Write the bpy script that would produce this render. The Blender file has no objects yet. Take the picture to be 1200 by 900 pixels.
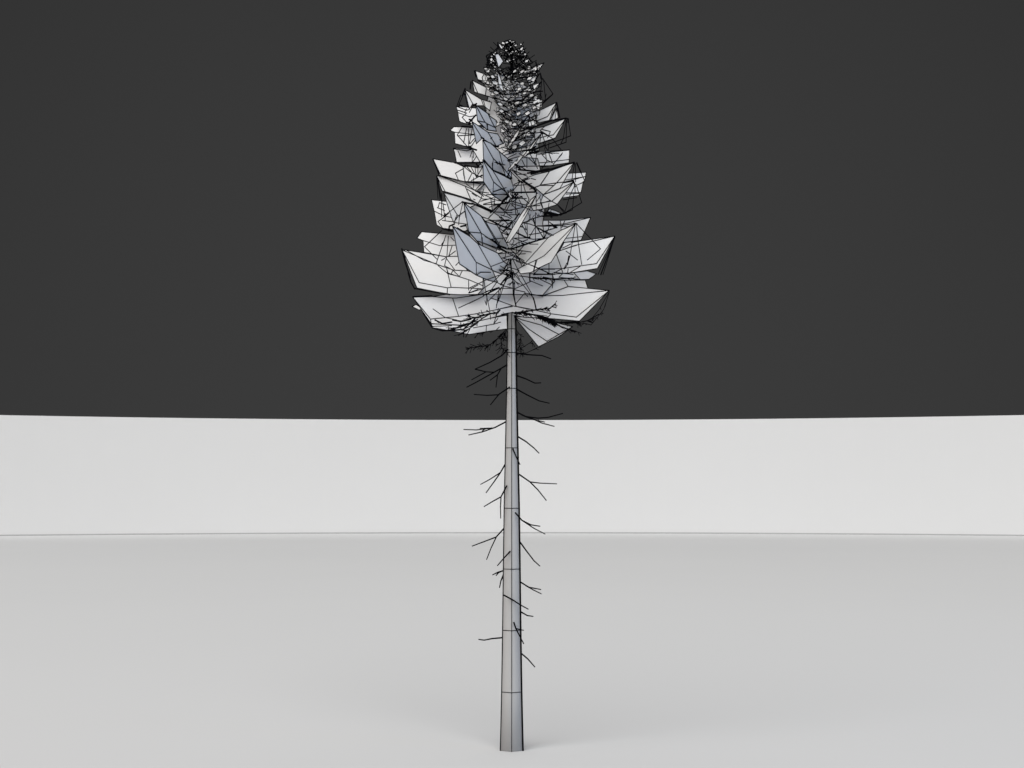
import bpy, bmesh, math, random
from mathutils import Vector
random.seed(7)
C = bpy.context.scene.collection
SC = bpy.context.scene

# ---------------------------------------------------------------- camera
F = 1735.0            # focal length in photo pixels (photo 1200 x 900)
DIST = 21.0           # camera to trunk, metres
CAM_H = 3.573
PITCH = math.atan(128.0 / F)
cam_data = bpy.data.cameras.new('camera')
cam_data.sensor_width = 36.0
cam_data.lens = F / 1200.0 * 36.0
cam_data.clip_end = 2000.0
cam = bpy.data.objects.new('camera', cam_data)
cam.location = (0, -DIST, CAM_H)
cam.rotation_euler = (math.pi / 2 + PITCH, 0, 0)
C.objects.link(cam)
SC.camera = cam

# ---------------------------------------------------------------- world
w = bpy.data.worlds.new('World'); SC.world = w; w.use_nodes = True
nt = w.node_tree
bg = nt.nodes['Background']
tc = nt.nodes.new('ShaderNodeTexCoord')
vm = nt.nodes.new('ShaderNodeVectorMath'); vm.operation = 'DOT_PRODUCT'
vm.inputs[1].default_value = (0.0, 1.0, 0.0)
mr = nt.nodes.new('ShaderNodeMapRange')
mr.inputs['From Min'].default_value = 0.90
mr.inputs['From Max'].default_value = 1.0
mr.inputs['To Min'].default_value = 0.034
mr.inputs['To Max'].default_value = 0.044
cb = nt.nodes.new('ShaderNodeCombineColor')
nt.links.new(tc.outputs['Generated'], vm.inputs[0])
nt.links.new(vm.outputs['Value'], mr.inputs['Value'])
for k in ('Red', 'Green', 'Blue'):
    nt.links.new(mr.outputs['Result'], cb.inputs[k])
nt.links.new(cb.outputs['Color'], bg.inputs['Color'])
bg.inputs['Strength'].default_value = 1.0

# ---------------------------------------------------------------- studio lamps
def area(name, loc, target, size, energy, col):
    l = bpy.data.lights.new(name, 'AREA'); l.shape = 'DISK'; l.size = size
    l.energy = energy; l.color = col
    o = bpy.data.objects.new(name, l); o.location = loc
    d = Vector(target) - Vector(loc)
    o.rotation_euler = d.to_track_quat('-Z', 'Y').to_euler()
    C.objects.link(o)
    return o
area('key_softbox', (-95, -355, 400), (0, 20, 3), 640, 3250000, (1.0, 0.995, 0.985))
area('overhead_softbox', (0, 110, 400), (0, 80, 0), 420, 560000, (1, 1, 1))
area('cool_side_lamp', (36, -16, 4), (0, 0, 5), 14, 2400, (0.16, 0.45, 1.0))
area('warm_side_lamp', (-36, -18, 6), (0, 0, 5), 14, 1000, (1.0, 0.6, 0.42))

SC.view_settings.view_transform = 'Standard'
SC.view_settings.look = 'None'
SC.view_settings.exposure = 0.0
SC.view_settings.gamma = 1.0

# ---------------------------------------------------------------- materials
def mat(name, col, rough=0.9, var=0.0, scale=3.0, spec=0.1):
    m = bpy.data.materials.new(name); m.use_nodes = True
    n = m.node_tree.nodes; b = n['Principled BSDF']
    b.inputs['Base Color'].default_value = (*col, 1)
    b.inputs['Roughness'].default_value = rough
    b.inputs['Specular IOR Level'].default_value = spec
    if var:
        t = n.new('ShaderNodeTexCoord'); no = n.new('ShaderNodeTexNoise')
        no.inputs['Scale'].default_value = scale; no.inputs['Detail'].default_value = 4
        r = n.new('ShaderNodeValToRGB')
        r.color_ramp.elements[0].position = 0.3; r.color_ramp.elements[1].position = 0.7
        r.color_ramp.elements[0].color = (*[c * (1 - var) for c in col], 1)
        r.color_ramp.elements[1].color = (*[min(1, c * (1 + var)) for c in col], 1)
        m.node_tree.links.new(t.outputs['Object'], no.inputs['Vector'])
        m.node_tree.links.new(no.outputs['Fac'], r.inputs['Fac'])
        m.node_tree.links.new(r.outputs['Color'], b.inputs['Base Color'])
    return m
M_FLOOR = mat('pale_floor', (0.675, 0.675, 0.675), 0.95, 0.008, 0.05, 0.0)
M_WALL = mat('pale_wall', (0.82, 0.82, 0.82), 0.95, 0.006, 0.05, 0.0)
M_SEAM = mat('wall_seam', (0.50, 0.50, 0.50), 0.95, 0.0, 1, 0.0)
M_CARD = mat('white_card', (0.80, 0.80, 0.80), 0.75, 0.012, 1.2, 0.12)
M_TRUNK = mat('grey_trunk', (0.49, 0.488, 0.485), 0.7, 0.012, 1.5, 0.15)
M_WIRE = mat('black_line', (0.004, 0.004, 0.005), 0.9, 0.0, 1, 0.0)

# ---------------------------------------------------------------- photo pixel -> point at a given depth
S = DIST / F                                  # metres per photo pixel at the trunk
TX = 599.6
def at(u, v, d=0.0):
    """point seen at photo pixel (u, v), standing d pixel-units nearer than the trunk axis"""
    x = (u - 600) / F; y = (450 - v) / F
    dy = math.cos(PITCH) - y * math.sin(PITCH)
    dz = math.sin(PITCH) + y * math.cos(PITCH)
    t = (DIST - d * S) / dy
    return Vector((x * t, -d * S, CAM_H + dz * t))

def link(name, me, parent=None):
    o = bpy.data.objects.new(name, me); C.objects.link(o)
    if parent: o.parent = parent
    return o

def rod(bm, a, b, ra, rb=None, mi=0, n=4):
    rb = ra if rb is None else rb
    a = Vector(a); b = Vector(b); d = b - a
    if d.length < 1e-5: return
    d.normalize()
    up = Vector((0, 1, 0)) if abs(d.y) < 0.9 else Vector((1, 0, 0))
    p = d.cross(up).normalized(); q = d.cross(p)
    A = []; B = []
    for i in range(n):
        t = 2 * math.pi * (i + .5) / n
        o = p * math.cos(t) + q * math.sin(t)
        A.append(bm.verts.new(a + o * ra - d * ra * .4)); B.append(bm.verts.new(b + o * rb + d * rb * .4))
    for i in range(n):
        j = (i + 1) % n
        f = bm.faces.new((A[i], A[j], B[j], B[i])); f.material_index = mi
    f = bm.faces.new(A[::-1]); f.material_index = mi
    f = bm.faces.new(B); f.material_index = mi

WR = 0.64 * S
CARD_T = 0.6 * S                              # half thickness of a card

def seam(k, P, inv):
    xs = [inv[i][0] for i in k]
    return all(abs(x - 601) < .05 or abs(x - 599) < .05 for x in xs)

def build_sheet(bm, faces3, wires=True, wr=WR):
    """folded sheet with real thickness: shared vertices, both skins and a rim; black rods on its edges"""
    vmap = {}; P = []; idx = []
    for f in faces3:
        ids = []
        for key, p in f:
            if key not in vmap: vmap[key] = len(P); P.append(p)
            i = vmap[key]
            if not ids or ids[-1] != i: ids.append(i)
        idx.append(ids)
    inv = {i: q for q, i in vmap.items()}
    front = [bm.verts.new(p + Vector((0, -CARD_T, 0))) for p in P]
    back = [bm.verts.new(p + Vector((0, CARD_T, 0))) for p in P]
    cnt = {}
    for ids in idx:
        n = len(ids)
        for i in range(n):
            e = (ids[i], ids[(i + 1) % n]); k = tuple(sorted(e))
            cnt.setdefault(k, []).append(e)
        try:
            f = bm.faces.new([front[i] for i in ids]); f.smooth = True
            g = bm.faces.new([back[i] for i in reversed(ids)]); g.smooth = True
        except ValueError:
            pass
    for k, es in cnt.items():
        if len(es) == 1:
            a, b = es[0]
            bm.faces.new([bm.verts.new(q.co) for q in (front[b], front[a], back[a], back[b])])
        if wires:
            a, b = k
            if seam(k, P, inv): continue
            off = Vector((0, -CARD_T, 0))
            rod(bm, P[a] + off, P[b] + off, wr, wr, 1)

def mesh_of(bm, name, mats):
    bmesh.ops.recalc_face_normals(bm, faces=bm.faces)
    me = bpy.data.meshes.new(name); bm.to_mesh(me); bm.free()
    for m in mats: me.materials.append(m)
    return me

# ================================================================ the setting
RW = 112.2; HW = 10.14
bm = bmesh.new()
ring = [bm.verts.new(((RW + 0.6) * math.sin(a), (RW + 0.6) * math.cos(a), 0)) for a in [2 * math.pi * i / 256 for i in range(256)]]
bm.faces.new(ring)
floor = link('floor', mesh_of(bm, 'floor', [M_FLOOR])); floor['kind'] = 'structure'

def ring_wall(bm, r0, r1, z0, z1, n=256):
    L = []
    for i in range(n):
        a = 2 * math.pi * i / n; s, c = math.sin(a), math.cos(a)
        L.append([bm.verts.new((r * s, r * c, z)) for r, z in ((r0, z0), (r0, z1), (r1, z1), (r1, z0))])
    for i in range(n):
        A = L[i]; B = L[(i + 1) % n]
        for k in range(4):
            j = (k + 1) % 4
            f = bm.faces.new((A[k], A[j], B[j], B[k])); f.smooth = False
bm = bmesh.new(); ring_wall(bm, RW, RW + 0.5, 0.004, HW)
wall = link('curved_wall', mesh_of(bm, 'curved_wall', [M_WALL]))
wall['label'] = 'low pale grey curved wall ringing the floor far behind the tree'
wall['category'] = 'wall'
bm = bmesh.new(); ring_wall(bm, RW - 0.05, RW - 0.003, 0.004, 0.10)
link('base_seam', mesh_of(bm, 'base_seam', [M_SEAM]), wall)

# ================================================================ the tree
base = at(TX, 878, 0)
tree = bpy.data.objects.new('pine_tree', None); C.objects.link(tree)
tree['label'] = 'tall white pine with angular folded leaf cards and black outlines on a bare trunk'
tree['category'] = 'tree'

# trunk: six-sided, a corner towards the viewer, ring lines at every joint
bm = bmesh.new()
rings = [(879.5, 12.9), (810, 11.5), (738, 10.5), (666.5, 9.7), (595.5, 8.8), (525, 7.3), (455.5, 5.9),
         (413.6, 5.4), (385.8, 5.0), (350, 3.8), (290, 2.6), (220, 2.1), (150, 1.8), (90, 1.1), (52, .5)]
prev = None; ringpts = []
for v, r in rings:
    c = at(TX, v, 0)
    if v > 870: c.z = 0.004
    R = r * S / math.sin(math.radians(60)) * (c - cam.location).length / DIST
    pts = [c + Vector((R * math.sin(math.radians(60 * i)), -R * math.cos(math.radians(60 * i)), 0)) for i in range(6)]
    ringpts.append(pts)
    vs = [bm.verts.new(p) for p in pts]
    if prev:
        for i in range(6):
            j = (i + 1) % 6
            f = bm.faces.new((prev[i], prev[j], vs[j], vs[i])); f.smooth = True
    else:
        bm.faces.new(vs[::-1])
    prev = vs
bm.faces.new(prev)
for k in range(len(ringpts)):
    for i in range(6):
        if k + 1 < len(ringpts):
            rod(bm, ringpts[k][i], ringpts[k + 1][i], WR * (1.25 * (1.7 if i == 1 else 1) if i in (1, 5) else .75), None, 1)
        if 0 < k:
            rod(bm, ringpts[k][i], ringpts[k][(i + 1) % 6], WR * .8, None, 1)
link('trunk', mesh_of(bm, 'trunk', [M_TRUNK, M_WIRE]), tree)

# bare branches along the trunk: each entry = (tile origin x, y, depth slope, depth at the bark, [polylines])
K = 1200 / 140.0
BR = [
 (530,385, .35, 2, [[(545,225),(500,270),(380,340),(230,408)],[(230,408),(340,435),(195,515)]]),
 (530,385, .1, 0, [[(552,365),(500,395),(420,440),(250,535),(145,590)],[(420,440),(340,435)],[(490,405),(455,465),(440,590)],[(455,465),(380,520)]]),
 (530,385, .6, 6, [[(575,590),(470,660),(385,765)],[(470,665),(350,672),(220,662)]]),
 (530,385, -.3, 0, [[(640,245),(700,255),(800,265),(900,270),(990,303)]]),
 (530,385, .3, 2, [[(655,475),(740,505),(830,548),(890,545)]]),
 (530,385, -.2, 0, [[(650,610),(750,665),(870,725),(975,750)]]),
 (530,480, .2, 2, [[(650,25),(740,70),(860,85),(960,78),(1110,38)],[(780,80),(900,135),(1025,168)],[(860,110),(930,125)],[(700,55),(800,95),(880,120)]]),
 (530,480, -.2, 0, [[(545,120),(430,180),(300,225),(165,255)],[(400,185),(240,205),(115,200)],[(280,190),(370,185)],[(340,190),(300,215)]]),
 (530,480, .1, 2, [[(655,268),(740,320),(820,385),(872,438)]]),
 (530,480, 1.2, 7, [[(610,395),(650,490),(680,550)]]),
 (530,480, .2, 1, [[(535,545),(480,640),(410,740),(340,835)],[(480,635),(380,700),(285,752)]]),
 (530,480, -.2, 0, [[(665,645),(780,725),(860,805),(945,912)],[(780,725),(880,738),(1050,745)]]),
 (530,570, .5, 6, [[(548,-5),(490,105),(400,155),(320,203)],[(490,105),(485,210),(487,320)]]),
 (530,570, .8, 7, [[(635,265),(700,340),(790,385),(880,400)],[(700,340),(820,420),(932,478)]]),
 (530,570, .1, 0, [[(527,415),(440,510),(320,555),(200,600)],[(440,515),(390,620),(345,735)]]),
 (530,570, 1.2, 8, [[(580,655),(520,720),(455,795)]]),
 (530,570, -.1, 0, [[(675,550),(740,640),(820,745),(880,800)]]),
 (530,670, -.3, 0, [[(515,-10),(460,5),(405,32)],[(470,5),(440,40)],[(500,-6),(450,20)]]),
 (530,670, .3, 2, [[(515,30),(490,90),(475,160)]]),
 (530,670, .2, 1, [[(680,100),(770,155),(890,178)],[(740,140),(810,180),(895,222)]]),
 (530,670, 1.2, 9, [[(520,235),(620,290),(680,330),(762,375)]]),
 (530,670, -.3, 0, [[(685,400),(755,440),(812,448)]]),
 (530,670, .1, 0, [[(510,662),(400,672),(320,688),(265,680)]]),
 (530,670, 1.3, 9, [[(620,510),(640,570),(690,670),(718,722)],[(640,570),(715,588)]]),
 (530,760, .3, 2, [[(690,45),(760,105),(830,185)]]),
]
for x0, y0, k, d0, polys in BR:
    bm = bmesh.new()
    for pi_, pl in enumerate(polys):
        pts = []
        for (a, b) in pl:
            u = x0 + a / K; v = y0 + b / K
            pts.append(at(u, v, d0 + k * abs(u - TX)))
        n = len(pts) - 1
        r0, r1 = (1.0, 0.66) if pi_ == 0 else (0.8, 0.6)
        for i in range(n):
            rod(bm, pts[i], pts[i + 1], S * (r0 + (r1 - r0) * i / n), S * (r0 + (r1 - r0) * (i + 1) / n), 0, 5)
    link('dead_branch', mesh_of(bm, 'dead_branch', [M_WIRE]), tree)

# the leaf cards: (d0, k, kz, [faces as photo outlines]); depth d = d0 + k*|x - trunk| + kz*(yref - y) (+ own offset)
CARDS = [
 # --- far side of the crown
 (-34,-.06,-.7, [[(494.2,271.8),(488.7,279.2),(495.8,282),(515,287.9),(533.3,287.5),(560,286),(560,275),(530,275)],
            [(495.8,282),(496.7,295.8),(521.7,300.8),(560,301),(560,286),(533.3,287.5),(515,287.9)]]),
 (-34,-.06,-.6, [[(505.8,234.2),(508.8,247.5),(520.8,253.3),(545,258),(560,240),(530,237)],
            [(508.8,247.5),(511.7,263.8),(518.3,267.5),(545,271),(560,262),(545,258),(520.8,253.3)]]),
 (-34,-.06,-.6, [[(531.7,148.8),(527.5,153),(532.5,155),(553,157.5),(572,157),(572,149)],
            [(532.5,155),(533.3,168.3),(545.8,171.7),(572,170),(572,157),(553,157.5)]]),
 (-34,-.06,-.6, [[(534.6,124.6),(536.6,132),(550,137),(566,134),(566,128),(550,126)],
            [(536.6,132),(538,141.7),(540,143.3),(556,148),(570,146),(566,134),(550,137)]]),
 (-34,-.06,-.6, [[(531.3,173.8),(533,180),(535,190.4),(560,191),(575,186),(575,173),(553.3,175)]]),
 (-34,-.06,-.6, [[(612,180),(626,178.3),(667.5,175.8),(667,187),(640,190.5),(612,192)],
            [(667,187),(666.7,190.8),(640,195),(612,197),(612,192),(640,190.5)]]),
 (-34,-.06,-.6, [[(650,205),(666.7,203.3),(687,202),(686,207),(664,211),(650,212)],
            [(686,207),(685,211.7),(683.3,213.3),(680.8,225.8),(664,226),(650,225),(650,212),(664,211)],
            [(680.8,225.8),(679,229),(661.7,231.7),(650,232),(650,225),(664,226)]]),
 (-34,-.06,-.6, [[(600,262),(620,258.5),(661.7,258.3),(692,255),(661,262.5),(630,265),(600,266)],
            [(692,255),(685,271.7),(682.5,277.3),(663,279.5),(630,279),(600,279),(600,266),(630,265),(661,262.5)],
            [(682.5,277.3),(681,281.5),(663,284),(630,285),(600,285),(600,279),(630,279),(663,279.5)]]),
 (-34,-.06,-.6, [[(618,119),(627,115),(638,118),(632,120.5),(620,124)]]),
 (-34,-.06,-.6, [[(483,359.3),(487.5,357),(496,362),(491,363.3)]]),
 (-34,-.06,.4, [[(660,320),(671.7,319.6),(688,317.5),(699,321),(690,327.5),(680,327.8),(655,325)],[(625,321),(671.7,319),(680,328),(655,329),(622,329)],[(644,245),(652,247.5),(659,251),(652,252.5),(640,249)]]),
 # --- white backing cards seen between the others
 (17,0,-.4, [[(531,318),(560,300),(599,296),(599,345),(560,345),(531,345)],[(599,296),(640,300),(650,330),(636,346),(599,345)]]),
 (17,0,-.4, [[(545,262),(560,236),(599,228),(599,296),(560,300)],[(599,228),(640,232),(636,262),(640,300),(599,296)]]),
 (17,0,-.4, [[(540,214),(566,190),(599,183),(599,236),(562,245)],[(599,183),(630,186),(640,225),(634,245),(599,236)]]),
 (17,0,-.4, [[(552,172),(570,145),(599,135),(599,186),(566,196)],[(599,135),(628,142),(632,178),(599,186)]]),
 (17,0,-.4, [[(568,128),(576,100),(599,92),(599,140),(578,150)],[(599,92),(622,104),(628,142),(599,140)]]),
 # --- side cards, left
 (15,.12,-.45, [[(507.5,186.3),(533,190.8),(542.5,195),(545,213.3),(516.7,205.8)],
            [(507.5,186.3),(516.7,205.8),(514.5,206)],
            [(542.5,195),(566,196),(568,214),(545,213.3)]]),
 (19,.14,-.45, [[(511.7,206.3),(517,207),(545,218.3),(551.7,233.8),(521.7,224.6)],
            [(511.7,206.3),(521.7,224.6),(518.3,224)],
            [(517,207),(545,213.5),(568,216),(558.3,224),(545,218.3)],
            [(545,218.3),(558.3,224),(575,232),(577,247),(560,239),(551.7,233.8)]]),
 (26,.30,-.1, [[(520,225.8),(541.7,231.7),(560,239),(551,243),(536.7,253.3)],
            [(520,225.8),(536.7,253.3),(531.7,260.8),(529,255)],
            [(536.7,253.3),(551,243),(556,262),(547.5,263),(531.7,260.8)]]),
 (17,.12,-.45, [[(471.3,293),(476.7,293.2),(497.5,296.7),(521.7,300.8),(536.7,300.4),(548,317.5),(531.7,316.7),(510,309.2)],
            [(471.3,293),(510,309.2),(523.3,314),(528.7,336.8),(524.5,337.4),(491.3,331.3)],
            [(471.3,293),(491.3,331.3),(524.5,337.4),(524,344.6),(488.7,337.5)],
            [(510,309.2),(531.7,316.7),(548,317.5),(566,322),(566,335),(550.4,328.3),(525,320),(523.3,314)],
            [(523.3,314),(525,320),(550.4,328.3),(566,335),(566,338.5),(528.7,336.8)],
            [(536.7,300.4),(560,301),(575,312),(575,318),(548,317.5)],
            [(524.5,337.4),(528.7,336.8),(566,338.5),(560,345),(540,345.5),(524,344.6)]]),
 (21,.14,-.35, [[(483.8,348.3),(506.7,347.7),(530.4,349.4),(537.5,370.8),(504.5,374)],
            [(530.4,349.4),(535,349.4),(566,345),(583,338),(601,338),(601,359),(560,367.5),(537.5,370.8)],
            [(483.8,348.3),(504.5,374),(505.4,379.5)],
            [(504.5,374),(537.5,370.8),(560,367.5),(601,359),(604,365),(575,373),(540,381),(505.4,379.5)],
            [(505.4,379.5),(540,381),(575,373),(594,369.5),(594.5,385.5),(574,388),(550,392),(530,388),(507,384)],
            [(506.7,347.7),(524,344.9),(560,344.6),(566,345),(535,349.4),(530.4,349.4)]]),
 (24,.2,-.2, [[(544.7,105),(564,116.7),(566.7,124),(557,124),(554,121.7)],[(544.7,105),(554,121.7),(550,128)],
            [(564,116.7),(576,120),(574,130),(566.7,124)]]),
 (20,.15,-.2, [[(553.3,94.3),(570,102.7),(568.7,112),(560,109.3)],[(553.3,94.3),(560,109.3),(556,108)],
            [(570,102.7),(580,109),(578,115),(568.7,112)]]),
 (18,.1,-.3, [[(557,83),(567.3,86.7),(565,91),(566,95),(560,93.3)],[(567.3,86.7),(571.3,89.3),(571,96.3),(566,95),(565,91)],
            [(560,94.7),(566,95.8),(571,97),(569.3,98.9)]]),
 (50,.2,-.5, [[(592,49),(595.5,48.5),(596,50.5),(593,51.5)]]),
 (50,.2,-.5, [[(609,57.5),(613.5,54),(612.5,58.5),(610,60)]]),
 (50,.2,-.5, [[(584,52),(586,51.5),(590,57),(587,57.5)]]),
 (50,.2,-.5, [[(599.5,70),(604,68),(603,70),(606,71.5)]]),
 (50,.2,-.5, [[(573.5,70),(576,67),(578,70),(576,73)]]),
 (16,.1,-.3, [[(567,79),(575.3,80.7),(573.3,85.3),(569,85.3)]]),
 # --- side cards, right
 (16,.12,-.45, [[(720.4,276.7),(672.5,288),(655.8,294),(661,284.3),(680,282.5),(691.7,280.8)],
            [(720.4,276.7),(699,309),(680,311.7),(658,315),(652,298),(655.8,294),(672.5,288)],
            [(720.4,276.7),(700,314.6),(671.7,319.6),(659.6,320.4),(658,315),(680,311.7),(699,309)],
            [(652,298),(658,315),(631.7,315.4),(640,300)],
            [(631.7,315.4),(658,315),(659.6,320.4),(646.7,321.7),(625,322)]]),
 (14,.1,-.3, [[(612,328),(630,327),(661,328.3),(665.8,335.8),(636.3,346.7),(612,341)],
            [(661,328.3),(685.8,328.3),(689,338),(665.8,335.8)]]),
 (20,.14,-.4, [[(714,340.4),(665.8,335.8),(636.3,346.7),(659,346.3)],
            [(714,340.4),(659,346.3),(636.3,346.7),(612,341),(601,338),(601,358.5),(620,362),(645.8,367.8),(675.4,371.7)],
            [(714,340.4),(675.4,371.7),(645.8,367.8),(641,373),(679,376.3)],
            [(601,358.5),(620,362),(645.8,367.8),(641,373),(615,372),(601,369)]]),
 (10,.1,.25, [[(602.5,371),(625,372),(671,383),(655,392),(634,381),(612,375)],[(602.5,371),(612,375),(634,381),(655,392),(641,400),(620,386)],
            [(602.5,371),(620,386),(641,400),(655,392),(671,383),(655,394.5),(631,406.5)]]),
 (17,.15,-.2, [[(652.5,120),(631.7,130),(628.3,140),(629,142),(641.7,136.7)],[(652.5,120),(641.7,136.7),(629,142),(631.7,144),(645,140.8)]]),
 (15,.12,-.2, [[(652.5,126.7),(654,138.3),(649,140.8),(645,140.5)]]),
 (19,.15,-.2, [[(663.3,138.8),(638.3,148.3),(633,153),(642.5,159),(648.3,158.3)],[(663.3,138.8),(648.3,158.3),(642.5,159),(628,163),(628.3,169.3),(650.8,161.7)],
            [(638.3,148.3),(619,152.5),(617,162),(628,163),(642.5,159),(633,153)]]),
 (19,.2,-.25, [[(673.3,190),(644,200.8),(633,217.5),(649,217.5),(653.3,213.3)],[(673.3,190),(653.3,213.3),(649,217.5),(636.7,228.3),(656.3,220.8)],
            [(644,200.8),(626.7,205),(611.7,210.8),(626.7,220),(633,217.5)],[(633,217.5),(626.7,220),(636.7,228.3),(649,217.5)]]),
 (25,.25,-.1, [[(672.5,213.3),(656.7,221),(636.7,228.3),(633,238),(646.7,235.8)],[(672.5,213.3),(646.7,235.8),(633,238),(636.7,245),(652.5,240)],
            [(633,238),(622,242),(625,247),(636.7,245)]]),
 (16,.1,-.3, [[(637.6,73.7),(628,78),(618,83),(624,84.5),(632,82)],[(637.6,73.7),(632,82),(624,84.5),(617,87),(629,85.5)]]),
 (18,.1,-.3, [[(632,87),(622.5,90.5),(625,95),(628,94)],[(619.5,91),(622.5,90.5),(625,95),(618,97)],[(619,97.5),(628,95),(629,96.5),(620,100)]]),
 (22,.3,0, [[(634.7,95.7),(618,108),(610,112),(616,114),(624,106)],[(634.7,95.7),(624,106),(616,114),(620,115.5),(628,106)]]),
 # --- warm cards on the near right
 (30,.6,-.45, [[(674.6,262.5),(657.5,270),(642.5,278.5),(612,312.5),(628,305),(637.5,300)],
            [(674.6,262.5),(637.5,300),(628,305),(625,318),(631.7,314),(645.8,307.5),(652,297.5),(659,285)],
            [(628,305),(612,312.5),(606,316),(610,321),(622,319.5),(625,318)],
            [(642.5,278.5),(620,285),(598,291.7),(606.7,301),(612,312.5)]]),
 (36,.6,0, [[(635,155.8),(622,170),(608.3,185),(596,197.5),(595,201),(606,192),(611.7,185),(625,167.5)],[(635,155.8),(625,167.5),(611.7,185),(614,185),(620,179)]]),
 (36,.6,0, [[(616.5,139),(603,158),(594,172),(596,174.5),(606,160)]]),
 (44,.6,0, [[(628.5,229),(622,234),(610,252),(600,268),(592,283),(594,284.5),(604,270),(615.5,250)],[(628.5,229),(615.5,250),(604,270),(594,284.5),(597,284),(607,270),(618,250.5)]]),
 # --- blue-grey cards on the near left
 (32,1.4,.9, [[(557.5,123.3),(559.6,141.7),(568.3,143.5)],[(559.6,141.7),(570.8,152.5),(571.5,145.5),(568.3,143.5)],[(570.8,152.5),(581.7,154),(580.8,150),(571.5,145.5)],
            [(557.5,123.3),(568.3,143.5),(571.5,145.5),(580.8,150),(578.3,146.7),(571.7,133.3)],[(571.7,133.3),(573.3,135.8),(582,141.7),(580.8,150),(578.3,146.7)]]),
 (36,1.2,.5, [[(552.9,142.5),(558.3,168.5),(565,162)],[(552.9,142.5),(565,162),(573,167.5),(581.7,171.7),(571.7,155)],
            [(571.7,155),(583,157),(590,168),(581.7,171.7)]]),
 (33,1.4,.9, [[(565.8,164.2),(566.7,186.7),(577,199),(578,186)],[(565.8,164.2),(578,186),(590,197),(585,177.5),(575,168)],[(578,186),(577,199),(591,205.5),(600,210),(590,197)],[(585,177.5),(597,188),(600,210),(590,197)]]),
 (37,1.4,.9, [[(565.8,187.5),(566.7,213.3),(577.5,229),(578.3,213.3)],[(578.3,213.3),(577.5,229),(589,236.7),(596,229),(592.5,225)],
            [(565.8,187.5),(578.3,213.3),(592.5,225),(594,227),(577.5,200)],[(577.5,200),(590,206),(599,211),(602,222),(594,227)]]),
 (33,1.4,.9, [[(543.4,237.5),(549.5,272),(563.8,273.2)],[(549.5,272),(566,290.5),(563.8,273.2)],[(566,290.5),(581,296),(583.7,287.2),(563.8,273.2)],
            [(543.4,237.5),(563.8,273.2),(583.7,287.2),(563.8,253.3)],[(563.8,253.3),(569,260),(585.8,288),(583.7,287.2)],[(569,260),(582.5,264),(593,284),(596.7,291.7),(585.8,288)]]),
 (24,.25,-.1, [[(543.4,237),(560,240.5),(577,248),(590,257),(582.5,264),(569,260),(563.8,253.3)]]),
 (38,1.4,.9, [[(530.4,265),(538.3,309.2),(558.3,322.5),(558,307.5)],[(558.3,322.5),(572,328.5),(583,331),(577,316.5),(558,307.5)],
            [(530.4,265),(558,307.5),(577,316.5),(575,312.5),(560,285.8),(550,276.7)],
            [(560,285.8),(583.3,296.7),(590,306.7),(575,312.5)],[(590,306.7),(575,312.5),(577,317),(587,321),(595,310)]]),
 (52,.4,.1, [[(580,64),(584,63),(590,72),(587,76),(584,79.5)]]),
 (52,.4,.1, [[(583,82.7),(586.7,92),(589,100),(584,99.3)],[(584,99.3),(589,100),(590.5,108),(586,104)]]),
]
for d0, k, kz, faces in CARDS:
    ys = [p[1] for f in faces for p in f]; yr = sum(ys) / len(ys)
    F3 = []
    for f in faces:
        g = []
        for p in f:
            u, v = p[0], p[1]
            d = d0 + k * abs(u - TX) + kz * (yr - v) + (p[2] if len(p) > 2 else 0)
            g.append(((round(u, 1), round(v, 1)), at(u, v, d)))
        F3.append(g)
    groups = []
    for g in F3:                                  # faces that share a corner are one card
        keys = {q[0] for q in g}; hit = [h for h in groups if h[0] & keys]
        new = (keys, [g])
        for h in hit:
            groups.remove(h); new = (new[0] | h[0], h[1] + new[1])
        groups.append(new)
    for keys, fs in groups:
        bm = bmesh.new(); build_sheet(bm, fs)
        link('leaf_card', mesh_of(bm, 'leaf_card', [M_CARD, M_WIRE]), tree)

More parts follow.
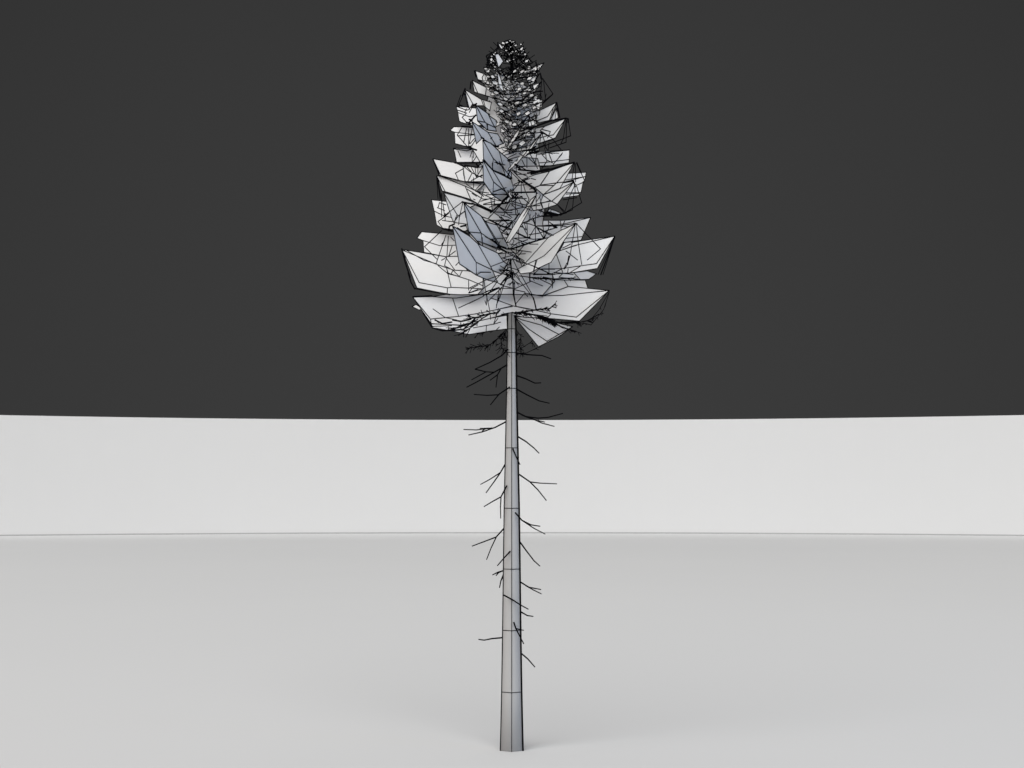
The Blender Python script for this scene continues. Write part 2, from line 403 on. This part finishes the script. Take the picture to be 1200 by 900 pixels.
# open outlines and twigs in front of the cards, one part for every tuft: (x0, y0, zoom, [polylines], [thick polylines])
TW = [
 (460,250,12, [[(690,245),(450,470),(630,650)],[(750,310),(615,700)],[(785,320),(765,600),(730,740)],[(840,450),(790,600)],[(820,335),(865,385)],[(885,530),(790,600)],[(730,380),(690,440)],[(740,610),(870,790)],[(640,735),(780,850),(940,890)],[(740,740),(850,800),(940,890)],[(850,800),(820,860)],[(690,660),(735,635)],[(890,730),(930,690)],[(980,810),(940,890)],[(740,0),(740,105)],[(640,115),(690,80),(790,0)],[(640,115),(700,200)],[(700,100),(860,120)],[(940,50),(930,160)],[(900,30),(870,120)],[(910,200),(1060,290)],[(130,510),(250,900)],[(200,520),(440,660),(620,710)]],
   [[(790,250),(800,180),(870,150)],[(960,185),(1030,170)],[(700,215),(840,250)],[(130,500),(180,700),(245,890)]]),
 (550,250,12, [[(160,40),(320,100),(400,150),(520,210)],[(260,80),(300,30)],[(220,110),(320,100),(560,90)],[(330,160),(400,150)],[(390,170),(510,400)],[(600,230),(510,400)],[(690,200),(700,440)],[(740,160),(820,310)],[(810,130),(820,340)],[(930,0),(930,380)],[(930,190),(840,340)],[(940,190),(1050,350)],[(940,190),(1180,310)],[(730,130),(850,150),(930,180),(1200,180)],[(620,350),(800,345),(900,365),(1070,350)],[(840,300),(980,280),(1150,220)],[(1110,100),(1120,200)],[(1080,290),(1060,340)],[(580,490),(670,420),(820,370)],[(560,500),(870,545)],[(260,605),(470,545)],[(740,535),(680,610)],[(400,570),(470,690)],[(520,540),(500,630)],[(540,540),(770,665)],[(540,560),(780,690)],[(120,390),(380,480),(540,560)],[(200,420),(430,520)],[(190,485),(235,515)],[(0,250),(180,310),(380,400)],[(180,280),(185,480)],[(320,750),(560,640)],[(560,650),(490,780)],[(610,640),(700,830)],[(600,640),(900,740),(1100,830)],[(950,660),(910,800),(910,870)],[(420,795),(590,800)],[(980,785),(1200,785)],[(1120,700),(1120,860)],[(980,780),(1140,850)],[(100,870),(160,830),(300,830)],[(820,710),(980,780)],[(450,50),(520,130),(560,180)],[(500,780),(560,650)],[(520,800),(580,650)],[(480,820),(560,760),(700,800)],[(440,870),(520,790),(640,860),(700,810)],[(610,800),(640,900)],[(860,850),(1200,860)]],
   [[(600,120),(560,180),(480,250)],[(640,90),(700,0)],[(300,100),(400,150),(430,170),(560,215),(640,240)],[(740,420),(780,440)],[(600,500),(750,450),(900,400),(1060,350)],[(540,500),(600,500)],[(580,640),(590,800),(580,900)],[(330,380),(420,460),(520,500)],[(650,265),(800,340),(850,340)],[(900,80),(930,180)],[(400,470),(520,540)],[(660,600),(710,640)]]),
 (630,250,12, [[(10,220),(80,350)],[(0,205),(180,310)],[(150,100),(160,200),(100,330)],[(320,110),(330,230)],[(380,110),(340,200)],[(160,120),(260,190)],[(110,250),(270,200)],[(0,175),(330,170),(540,140)],[(530,150),(490,400),(455,600),(420,720),(380,780)],[(545,150),(570,400),(620,720)],[(550,150),(770,380),(885,500),(700,655)],[(400,530),(560,655)],[(300,530),(480,470),(550,450)],[(350,490),(470,430)],[(600,745),(430,850)],[(340,780),(230,840)],[(160,700),(160,860)],[(430,780),(420,850)],[(1085,330),(850,860)],[(250,180),(520,145)],[(1085,335),(920,860)],[(410,700),(370,780)],[(230,830),(420,850),(500,860)],[(340,180),(420,190),(540,150)]],
   [[(1082,340),(890,860)],[(480,405),(600,385)],[(440,600),(420,720)],[(230,190),(270,200)],[(520,140),(550,150)],[(140,850),(200,855)]]),
 (460,320,12, [[(1070,100),(1070,240)],[(1200,170),(1120,210),(1070,280),(1200,230)],[(570,505),(740,625),(900,660)],[(930,490),(1200,365)],[(780,740),(790,800)],[(960,700),(960,800)],[(1000,840),(1000,900)],[(600,660),(650,700)],[(540,710),(700,720),(1000,740)],[(560,750),(830,740)],[(1060,600),(1110,640)],[(1000,790),(1200,700)],[(860,790),(950,740)],[(1160,640),(1030,900)]],
   [[(220,0),(260,130),(310,220)],[(310,215),(560,260),(800,300)],[(290,335),(550,320)],[(600,660),(700,710),(830,690)],[(850,660),(960,680),(1100,650)],[(1000,790),(1100,700),(1160,640)],[(560,770),(700,810),(860,805),(1000,790)],[(430,560),(545,750)]]),
 (550,320,12, [[(0,280),(190,220),(330,130),(440,20)],[(0,210),(230,100),(420,30)],[(200,80),(230,260)],[(0,320),(170,295),(300,240),(400,215),(610,215)],[(0,425),(200,325)],[(230,260),(290,540)],[(250,290),(240,450),(220,390)],[(260,400),(480,180),(540,20)],[(420,210),(380,490)],[(480,190),(430,340),(380,450)],[(270,290),(400,110)],[(300,350),(420,390),(610,460)],[(370,120),(480,180),(600,210),(640,220),(860,120)],[(540,160),(620,130)],[(640,130),(630,300),(655,460)],[(640,20),(900,350)],[(730,30),(870,280),(900,370)],[(655,430),(780,280),(820,330)],[(640,235),(780,265)],[(780,280),(1030,325)],[(860,110),(1030,180)],[(700,40),(860,60),(1000,80),(1200,90)],[(1000,90),(1170,170)],[(1170,0),(1170,210)],[(1010,40),(1000,90)],[(290,560),(300,650)],[(410,500),(380,600),(340,720)],[(400,640),(340,720),(440,690)],[(240,740),(235,830)],[(60,770),(330,720)],[(380,800),(420,760)],[(610,460),(840,510)],[(440,500),(610,460)],[(230,260),(420,200)],[(450,200),(400,400)]],
   [[(610,0),(620,300),(655,460)],[(900,350),(915,400),(940,510)],[(850,0),(850,110)],[(270,280),(400,215)],[(480,170),(440,160),(520,60)],[(1040,60),(1200,90)],[(200,310),(270,290)]]),
 (500,180,12, [[(510,180),(520,300),(545,400)],[(520,210),(405,275),(450,380)],[(570,190),(640,270),(580,390)],[(680,200),(700,330),(800,310)],[(640,270),(780,340)],[(720,160),(720,290)],[(780,200),(700,330)],[(550,160),(700,200),(800,180)],[(660,340),(660,480)],[(560,430),(700,530),(800,600)],[(760,430),(690,510)],[(690,530),(870,555)],[(640,560),(700,600)],[(660,640),(680,650)],[(840,580),(980,570)],[(760,670),(940,620)],[(800,710),(960,670)],[(800,500),(770,620),(720,710)],[(570,500),(790,640),(850,640)],[(870,510),(1200,400)],[(1070,410),(1200,410)],[(950,250),(1100,350)],[(940,580),(1140,570)],[(930,560),(960,620),(950,700),(1080,780)],[(880,900),(1080,680)],[(1100,780),(1180,620)],[(1030,760),(1200,900)],[(1080,790),(1200,800)],[(940,820),(1200,830)],[(510,680),(460,900)],[(500,680),(240,880)],[(520,680),(550,900)],[(210,560),(210,890)],[(160,760),(180,690),(270,720)],[(150,760),(250,800)],[(230,700),(250,870)],[(800,80),(920,110),(1100,160)],[(920,90),(930,230)],[(880,0),(1000,150)],[(950,0),(1050,160),(1100,280)],[(480,150),(620,260)],[(700,40),(640,130)],[(640,40),(640,130)],[(620,180),(700,330)],[(630,380),(780,300)],[(140,330),(160,640)],[(155,400),(190,660)]],
   [[(400,130),(800,125)],[(540,400),(800,400)],[(900,830),(1160,600)],[(640,700),(780,760),(900,815)],[(90,80),(140,200),(180,310)],[(145,330),(180,520),(215,680)],[(500,680),(640,710)],[(540,160),(540,185)],[(700,150),(730,180)],[(930,240),(1100,300)],[(1060,670),(1150,590)]]),
 (595,180,12, [[(270,0),(270,200)],[(310,0),(390,140)],[(410,0),(380,160)],[(290,60),(390,150),(420,210)],[(580,0),(630,130)],[(470,0),(550,90),(630,130)],[(540,60),(550,110),(480,210)],[(760,10),(640,150)],[(200,90),(240,170)],[(120,150),(120,290)],[(100,140),(260,230)],[(160,180),(640,170)],[(20,230),(180,390)],[(60,210),(130,290)],[(130,290),(260,290)],[(330,350),(390,365)],[(180,390),(60,540)],[(190,400),(190,560)],[(210,400),(250,540)],[(230,380),(380,490)],[(580,260),(450,450)],[(400,540),(400,800)],[(490,580),(600,660),(690,710),(820,830)],[(600,660),(470,700)],[(580,700),(570,790)],[(450,620),(500,780)],[(460,590),(400,680)],[(940,130),(900,380)],[(950,140),(955,400)],[(970,130),(1080,380),(1070,400)],[(790,410),(930,390)],[(800,400),(1100,320)],[(980,440),(1070,400)],[(480,440),(930,380)],[(940,420),(950,560)],[(950,430),(870,600),(810,800)],[(960,430),(1040,690),(740,870)],[(930,560),(910,790),(820,830)],[(780,650),(970,620)],[(820,570),(1010,560)],[(700,720),(800,840)],[(160,650),(210,740)],[(60,560),(60,740)],[(110,560),(110,860)],[(0,700),(110,560)],[(0,800),(300,740)],[(0,860),(180,860)],[(310,740),(450,730)],[(0,60),(120,0)],[(180,600),(300,700)],[(260,560),(300,640),(260,720)],[(160,0),(260,60)],[(310,500),(480,440)],[(60,580),(110,640),(200,600)]],
   [[(150,225),(400,250),(580,215)],[(280,275),(560,235)],[(330,290),(640,210),(930,125)],[(220,390),(400,520)],[(60,550),(380,540)],[(150,380),(210,410)],[(970,130),(1030,270)],[(930,400),(950,470)],[(370,500),(410,560)],[(560,820),(720,860),(820,830)],[(480,880),(700,870)],[(100,150),(180,220)],[(370,130),(400,150)],[(0,90),(60,95)]]),
 (595,110,12, [[(630,10),(460,170)],[(460,0),(480,60)],[(540,0),(520,110)],[(300,320),(290,480)],[(310,330),(410,390)],[(310,340),(340,450)],[(220,370),(150,450)],[(100,380),(160,470)],[(480,500),(600,530),(560,620)],[(490,550),(620,620),(760,800)],[(470,560),(450,700)],[(480,560),(530,700),(520,780)],[(290,560),(480,540)],[(370,500),(380,620)],[(690,210),(660,370)],[(640,210),(590,360)],[(820,370),(780,640),(750,690)],[(830,370),(820,680),(590,760)],[(850,360),(885,590),(600,700)],[(580,680),(570,790)],[(500,690),(560,790)],[(770,830),(720,890)],[(530,800),(540,900)],[(580,840),(600,900)],[(430,700),(640,640)],[(300,830),(440,760),(600,700)],[(370,840),(870,790)]],
   [[(690,130),(730,330)],[(820,345),(850,355),(850,400)],[(380,460),(600,380),(820,345)],[(230,500),(390,460)],[(300,800),(420,770)],[(330,780),(390,740)],[(290,310),(310,330)],[(460,540),(490,560)],[(280,850),(430,800)]]),
 (500,110,12, [[(520,0),(450,160)],[(480,20),(430,160)],[(440,230),(560,270),(500,330),(560,400)],[(560,210),(540,250)],[(660,150),(600,260)],[(490,480),(430,580),(520,680),(570,740)],[(560,490),(520,690)],[(590,490),(590,740)],[(640,490),(600,700)],[(680,620),(610,700)],[(440,800),(480,890)],[(640,800),(610,890)],[(650,800),(660,900)],[(380,775),(560,800),(640,780)],[(950,570),(900,630)],[(1030,640),(1080,700)],[(840,400),(860,500)],[(540,20),(580,200)],[(430,180),(560,230),(600,220)],[(440,590),(700,575)],[(700,300),(1000,400)],[(800,100),(840,240)]],
   [[(530,0),(540,15)],[(470,160),(500,175)],[(660,160),(700,140)],[(600,360),(640,370)],[(500,460),(640,470)],[(560,740),(700,790)],[(760,610),(800,630)],[(860,280),(880,290)],[(560,400),(620,420)],[(960,740),(1010,745)],[(690,300),(600,400)]]),
 (540,40,10, [[(740,190),(840,340)],[(960,520),(1080,700),(960,800)],[(950,540),(930,740)],[(970,540),(990,740)],[(300,250),(400,200)],[(690,300),(760,360)],[(860,720),(930,740),(960,800)]],
   [[(160,430),(180,500)],[(880,330),(900,430)],[(930,460),(950,530)],[(120,560),(110,640)],[(50,640),(20,720)],[(300,260),(330,330),(300,390)],[(435,100),(430,170)]]),
]
def dl(u, v=0):
    a = abs(u - TX)
    return 36 + 1.2 * min(a, 72) - 1.1 * max(0, a - 72)
def near(P, Q, lim=4.5):
    for a, b in zip(P, P[1:]):
        for c, d in zip(Q, Q[1:]):
            for i in range(7):
                x = a[0] + (b[0] - a[0]) * i / 6; y = a[1] + (b[1] - a[1]) * i / 6
                L2 = (d[0] - c[0]) ** 2 + (d[1] - c[1]) ** 2 or 1e-6
                t = min(1, max(0, ((x - c[0]) * (d[0] - c[0]) + (y - c[1]) * (d[1] - c[1])) / L2))
                if math.hypot(c[0] + t * (d[0] - c[0]) - x, c[1] + t * (d[1] - c[1]) - y) < lim: return True
    return False
for x0, y0, z, thin, thick in TW:
    items = [([(x0 + a / z, y0 + b / z) for a, b in pl], r) for lst, r in ((thin, .62), (thick, 1.1)) for pl in lst]
    groups = []
    for it in items:
        hit = [g for g in groups if any(near(it[0], o[0]) for o in g)]
        new = [it]
        for h in hit: groups.remove(h); new += h
        groups.append(new)
    for g in groups:
        bm = bmesh.new()
        for pl, r in g:
            p3 = [at(u, v, dl(u)) for u, v in pl]
            for i in range(len(p3) - 1):
                rod(bm, p3[i], p3[i + 1], r * S)
        link('twig_tuft', mesh_of(bm, 'twig_tuft', [M_WIRE]), tree)

# bristly twig sprays along a spine (lowest whorl of boughs)
def spray(spine, n, ln, spread, name='twig_spray', r=.5, rs=.8, seed=1, d0=36, k=.6, down=0.3):
    rnd = random.Random(seed); bm = bmesh.new()
    for i in range(len(spine) - 1):
        a, b = spine[i], spine[i + 1]
        rod(bm, at(a[0], a[1], d0 + k * abs(a[0] - TX)), at(b[0], b[1], d0 + k * abs(b[0] - TX)), rs * S)
    segs = [(spine[i], spine[i + 1]) for i in range(len(spine) - 1)]
    for j in range(n):
        a, b = segs[rnd.randrange(len(segs))]; t = rnd.random()
        x = a[0] + (b[0] - a[0]) * t; y = a[1] + (b[1] - a[1]) * t
        dx, dy = b[0] - a[0], b[1] - a[1]; L = math.hypot(dx, dy); dx /= L; dy /= L
        an = math.atan2(dy, dx) + rnd.uniform(-spread, spread) + down * (1 if dx > 0 else -1)
        l = ln * rnd.uniform(.4, 1.2)
        ex, ey = x + math.cos(an) * l, y + math.sin(an) * l
        dd = rnd.uniform(-6, 6)
        p = at(x, y, d0 + k * abs(x - TX)); q = at(ex, ey, d0 + k * abs(ex - TX) + dd)
        rod(bm, p, q, r * S, r * .8 * S)
        if rnd.random() < .5:
            m = (p + q) / 2; an2 = an + rnd.uniform(-1, 1)
            e2 = at((x + ex) / 2 + math.cos(an2) * l * .5, (y + ey) / 2 + math.sin(an2) * l * .5, d0 + k * abs(ex - TX) - dd)
            rod(bm, m, e2, r * .8 * S)
    link(name, mesh_of(bm, name, [M_WIRE]), tree)

def px(x0, y0, z, pts): return [(x0 + a / z, y0 + b / z) for a, b in pts]
spray(px(550,320,12,[(600,560),(760,560),(870,580),(1000,600),(1200,670)]), 60, 9, .5, seed=2, rs=1.1)
spray(px(550,320,12,[(640,560),(850,530),(1000,510),(1130,500),(1210,430)]), 26, 6, .7, seed=3, rs=1.0)
spray(px(630,320,12,[(0,600),(120,650),(260,700),(400,690),(560,680)]), 40, 9, .45, seed=4, rs=1.0)
spray(px(630,320,12,[(0,610),(150,690),(300,740),(440,790),(540,820)]), 22, 7, .3, seed=5, rs=.8)
spray(px(630,320,12,[(400,690),(560,700),(700,670),(860,580)]), 14, 7, .4, seed=51, rs=.8)
spray(px(630,320,12,[(1010,260),(930,510),(860,600),(750,730),(640,700)]), 6, 5, .6, seed=52, rs=.5)
spray(px(630,320,12,[(1010,260),(860,520),(760,640)]), 3, 5, .6, seed=53, rs=.5)
spray(px(550,320,12,[(430,520),(400,560),(290,570),(120,620),(0,640)]), 20, 8, .4, seed=6, rs=1.1, down=-.3)
spray(px(550,320,12,[(290,575),(180,640),(60,740),(-120,860)]), 30, 9, .4, seed=7, rs=.8, down=-.2)
spray(px(550,320,12,[(120,650),(20,700),(-120,760),(-280,800)]), 26, 8, .35, seed=8, rs=.8, down=-.2)
spray(px(550,320,12,[(560,560),(450,580)]), 3, 5, .4, seed=9, rs=.6)
# dark tufts hanging under the lowest whorl
spray(px(530,385,K,[(540,10),(440,120),(360,175),(260,180),(150,203)]), 34, 8, .9, seed=10, d0=6, k=.3, rs=.7)
spray(px(530,385,K,[(545,20),(490,120),(500,200),(545,230)]), 26, 8, 1.3, seed=11, d0=6, k=.3, rs=.7)
spray(px(530,385,K,[(470,10),(380,15),(250,55)]), 12, 8, .5, seed=12, d0=8, k=.3, rs=.8)
spray(px(530,385,K,[(640,10),(690,75),(680,180),(700,240)]), 16, 6, 1.2, seed=13, d0=-6, k=-.2, rs=.5)
spray(px(530,385,K,[(640,225),(700,195),(800,130),(830,185)]), 6, 6, .8, seed=14, d0=-6, k=-.2, rs=.5)
spray(px(530,385,K,[(640,250),(745,245),(870,185)]), 8, 6, .6, seed=15, d0=-6, k=-.2, rs=.5)
spray(px(595,110,12,[(400,860),(560,830),(720,835)]), 6, 4, .4, seed=16, rs=.5)
spray(px(595,180,12,[(420,790),(520,830),(640,870)]), 18, 5, 1.5, seed=17, rs=.8)
spray([(555,263),(565,264),(576,268)], 8, 5, .8, seed=18, rs=.8, d0=20, k=.3)
spray([(590,318),(599,324),(606,332)], 14, 9, 3.1, seed=19, rs=.6)
spray([(593,228),(600,233),(612,231)], 10, 8, 3.1, seed=20, rs=.6)
spray([(612,262),(625,256),(640,252)], 14, 7, 3.1, seed=21, rs=.7)
spray([(620,325),(645,327),(672,326)], 22, 6, .6, seed=22, rs=.9)
spray([(600,262),(590,270),(585,285)], 6, 8, 3.1, seed=23, rs=.5)

# crown tip: small crowded cards and twigs, denser towards the stem
def half(v):        # envelope (left, right) of the crown top in photo pixels
    T = [(47, 595, 597), (52, 584, 612), (60, 577, 615), (68, 572, 619), (76, 570, 628), (84, 567, 632), (92, 569, 634),
         (100, 568, 628), (110, 570, 632), (120, 574, 636), (135, 582, 630), (150, 586, 628), (165, 588, 626), (180, 590, 622)]
    for (a, l0, r0), (b, l1, r1) in zip(T, T[1:]):
        if a <= v <= b:
            t = (v - a) / (b - a); return l0 + (l1 - l0) * t, r0 + (r1 - r0) * t
    return T[-1][1:]
rnd = random.Random(11)
for whorl in range(13):
    v0 = 47 + whorl * 10
    bmc = bmesh.new()
    # twigs
    n = 50 if whorl < 4 else (20 if whorl < 9 else 14)
    for i in range(n):
        v = v0 + rnd.uniform(0, 11); l, r = half(v)
        c = 598.5; side = rnd.choice((-1, 1)); t = rnd.random() ** 1.3
        lim = (c - l) if side < 0 else (r - c)
        u = c + side * lim * t
        an = rnd.uniform(0, 2 * math.pi); ln = rnd.uniform(2.5, 7)
        u2 = u + math.cos(an) * ln; v2 = v + math.sin(an) * ln
        l2, r2 = half(max(47, v2)); u2 = min(max(u2, l2), r2); v2 = max(v2, 47)
        da = 20 + .6 * abs(u - TX) + rnd.uniform(2, 12); db = 20 + .6 * abs(u2 - TX) + rnd.uniform(2, 12)
        rod(bmc, at(u, v, da), at(u2, v2, db), (rnd.uniform(.5, .95) if whorl < 4 else rnd.uniform(.4, .55)) * S)
    rod(bmc, at(598.5, v0, 16), at(598.5, v0 + 11, 16), (.9 if whorl < 5 else .4) * S)
    for sd, vo in (((0, 9), (1, 9), (0, 3.5), (1, 3.5)) if whorl else ()):
        e = half(v0 + vo)[sd]; uu = [598.5 + (e + (1.5, -1.5)[sd] - 598.5) * t for t in (0, .35, .7, 1)]
        vv = [v0 + vo - 1.2 * t * t + rnd.uniform(-1, 1) for t in range(4)]
        for q in range(3):
            rod(bmc, at(uu[q], vv[q], 24 + .6 * abs(uu[q] - TX)), at(uu[q + 1], vv[q + 1], 24 + .6 * abs(uu[q + 1] - TX)), .5 * S)
    # small cards
    m = 24 if whorl < 3 else (22 if whorl < 9 else 12)
    for i in range(m):
        v = v0 + rnd.uniform(1, 10); l, r = half(v); u = rnd.uniform(l + 2, r - 1)
        sz = rnd.uniform(1.4, 2.4) if whorl < 4 else rnd.uniform(2.6, 5.2)
        a0 = rnd.uniform(0, 6.28); kk = rnd.choice((3, 3, 4)); ux = (1 if u > 598 else -1) * rnd.uniform(.5, 1); uy = -rnd.uniform(.1, .8)
        dd = 22 + .6 * abs(u - TX) + rnd.uniform(0, 9) + (6 if whorl < 4 else 0); f = []
        for q in range(kk):
            an = a0 + 6.283 * q / kk; rr = sz * rnd.uniform(.7, 1.25)
            ca, sa = math.cos(an) * rr * 1.25, math.sin(an) * rr * .75
            uu, vv = u + ca * ux - sa * uy, v + ca * uy + sa * ux
            f.append(((i, q), at(uu, vv, dd + .9 * (v - vv) * -1)))
        build_sheet(bmc, [f], True, .42 * S)
    o = link('crown_tip_tuft', mesh_of(bmc, 'crown_tip_tuft', [M_CARD, M_WIRE]), tree)
    me = o.data
# twigs were added with the card slot: turn every face that is thinner than a card skin black
for o in [c for c in tree.children if c.name.startswith('crown_tip_tuft')]:
    for p in o.data.polygons:
        if not p.use_smooth: p.material_index = 1

# clearer pale leaf faces between the tufts
rnd = random.Random(5)
CELLS = [(605,121,3.6),(615.5,123.5,3.6),(609,104,3),(612,98,3),(621,92,3.4),(628,80,3.6),(620,80,2.6),(601,113,2.8),(592,116,3),(586,122,3.4),
 (581,109,3.6),(588,131,3.6),(597,134,3),(608,133,3.4),(618,133,3.6),(626,126,3),(613,148,3.6),(603,146,3),(594,143,3.2),(620,157,4),(608,160,3.6),
 (598,157,3.4),(612,168,4),(603,172,3.4),(623,112,3.2),(615,109,2.8),(580,97,3.2),(577,90,3),(586,104,2.6),(612,84,2.8),(604,93,2.4),(595,104,2.2)]
for u, v, r in CELLS:
    n = rnd.randint(4, 5); a0 = rnd.uniform(0, 6.28); f = []
    dd = 33 + .6 * abs(u - TX)
    for q in range(n):
        an = a0 + 6.283 * q / n; rr = r * rnd.uniform(.75, 1.3); x = math.cos(an) * rr; y = math.sin(an) * rr * .75
        f.append(((0, q), at(u + x, v + y - (.3 if u > 599 else -.3) * x, dd - .9 * y * -1)))
    bm = bmesh.new(); build_sheet(bm, [f], True, .5 * S)
    link('small_leaf_card', mesh_of(bm, 'small_leaf_card', [M_CARD, M_WIRE]), tree)

# loose outlines crossing in front of the inner crown
rnd = random.Random(23)
for band in range(8):
    v0 = 170 + band * 20; bm = bmesh.new(); hubp = (599 + rnd.uniform(-4, 6), v0 + 8)
    for i in range(8):
        an = rnd.uniform(0, 6.283); l = rnd.uniform(8, 30)
        s0 = rnd.uniform(0, 5)
        a = (hubp[0] + math.cos(an) * s0, hubp[1] + math.sin(an) * s0 * .6)
        b = (hubp[0] + math.cos(an) * l, hubp[1] + math.sin(an) * l * .55)
        rod(bm, at(a[0], a[1], dl(a[0])), at(b[0], b[1], dl(b[0])), .6 * S)
        if rnd.random() < .6:
            an += rnd.uniform(-1.6, 1.6); c = (b[0] + math.cos(an) * 9, b[1] + math.sin(an) * 6)
            rod(bm, at(b[0], b[1], dl(b[0])), at(c[0], c[1], dl(c[0])), .55 * S)
    link('twig_tuft', mesh_of(bm, 'twig_tuft', [M_WIRE]), tree)

# dark strands netted over the upper crown
rnd = random.Random(31)
for band in range(5):
    bm = bmesh.new(); v0 = 82 + band * 18
    for i in range(5):
        v = v0 + rnd.uniform(0, 17); l, r = half(v)
        pts = []; u = rnd.uniform(594, 605); sd = rnd.choice((-1, 1)); lim = (598.5 - l) if sd < 0 else (r - 598.5)
        reach = lim * rnd.uniform(.5, 1)
        for q in range(4):
            t = q / 3; uu = u + sd * reach * t; vv = v - 9 * t + rnd.uniform(-4, 4)
            pts.append(at(uu, vv, 40 + .6 * abs(uu - TX)))
        for q in range(3):
            rod(bm, pts[q], pts[q + 1], rnd.uniform(.5, .85) * S)
    link('twig_tuft', mesh_of(bm, 'twig_tuft', [M_WIRE]), tree)
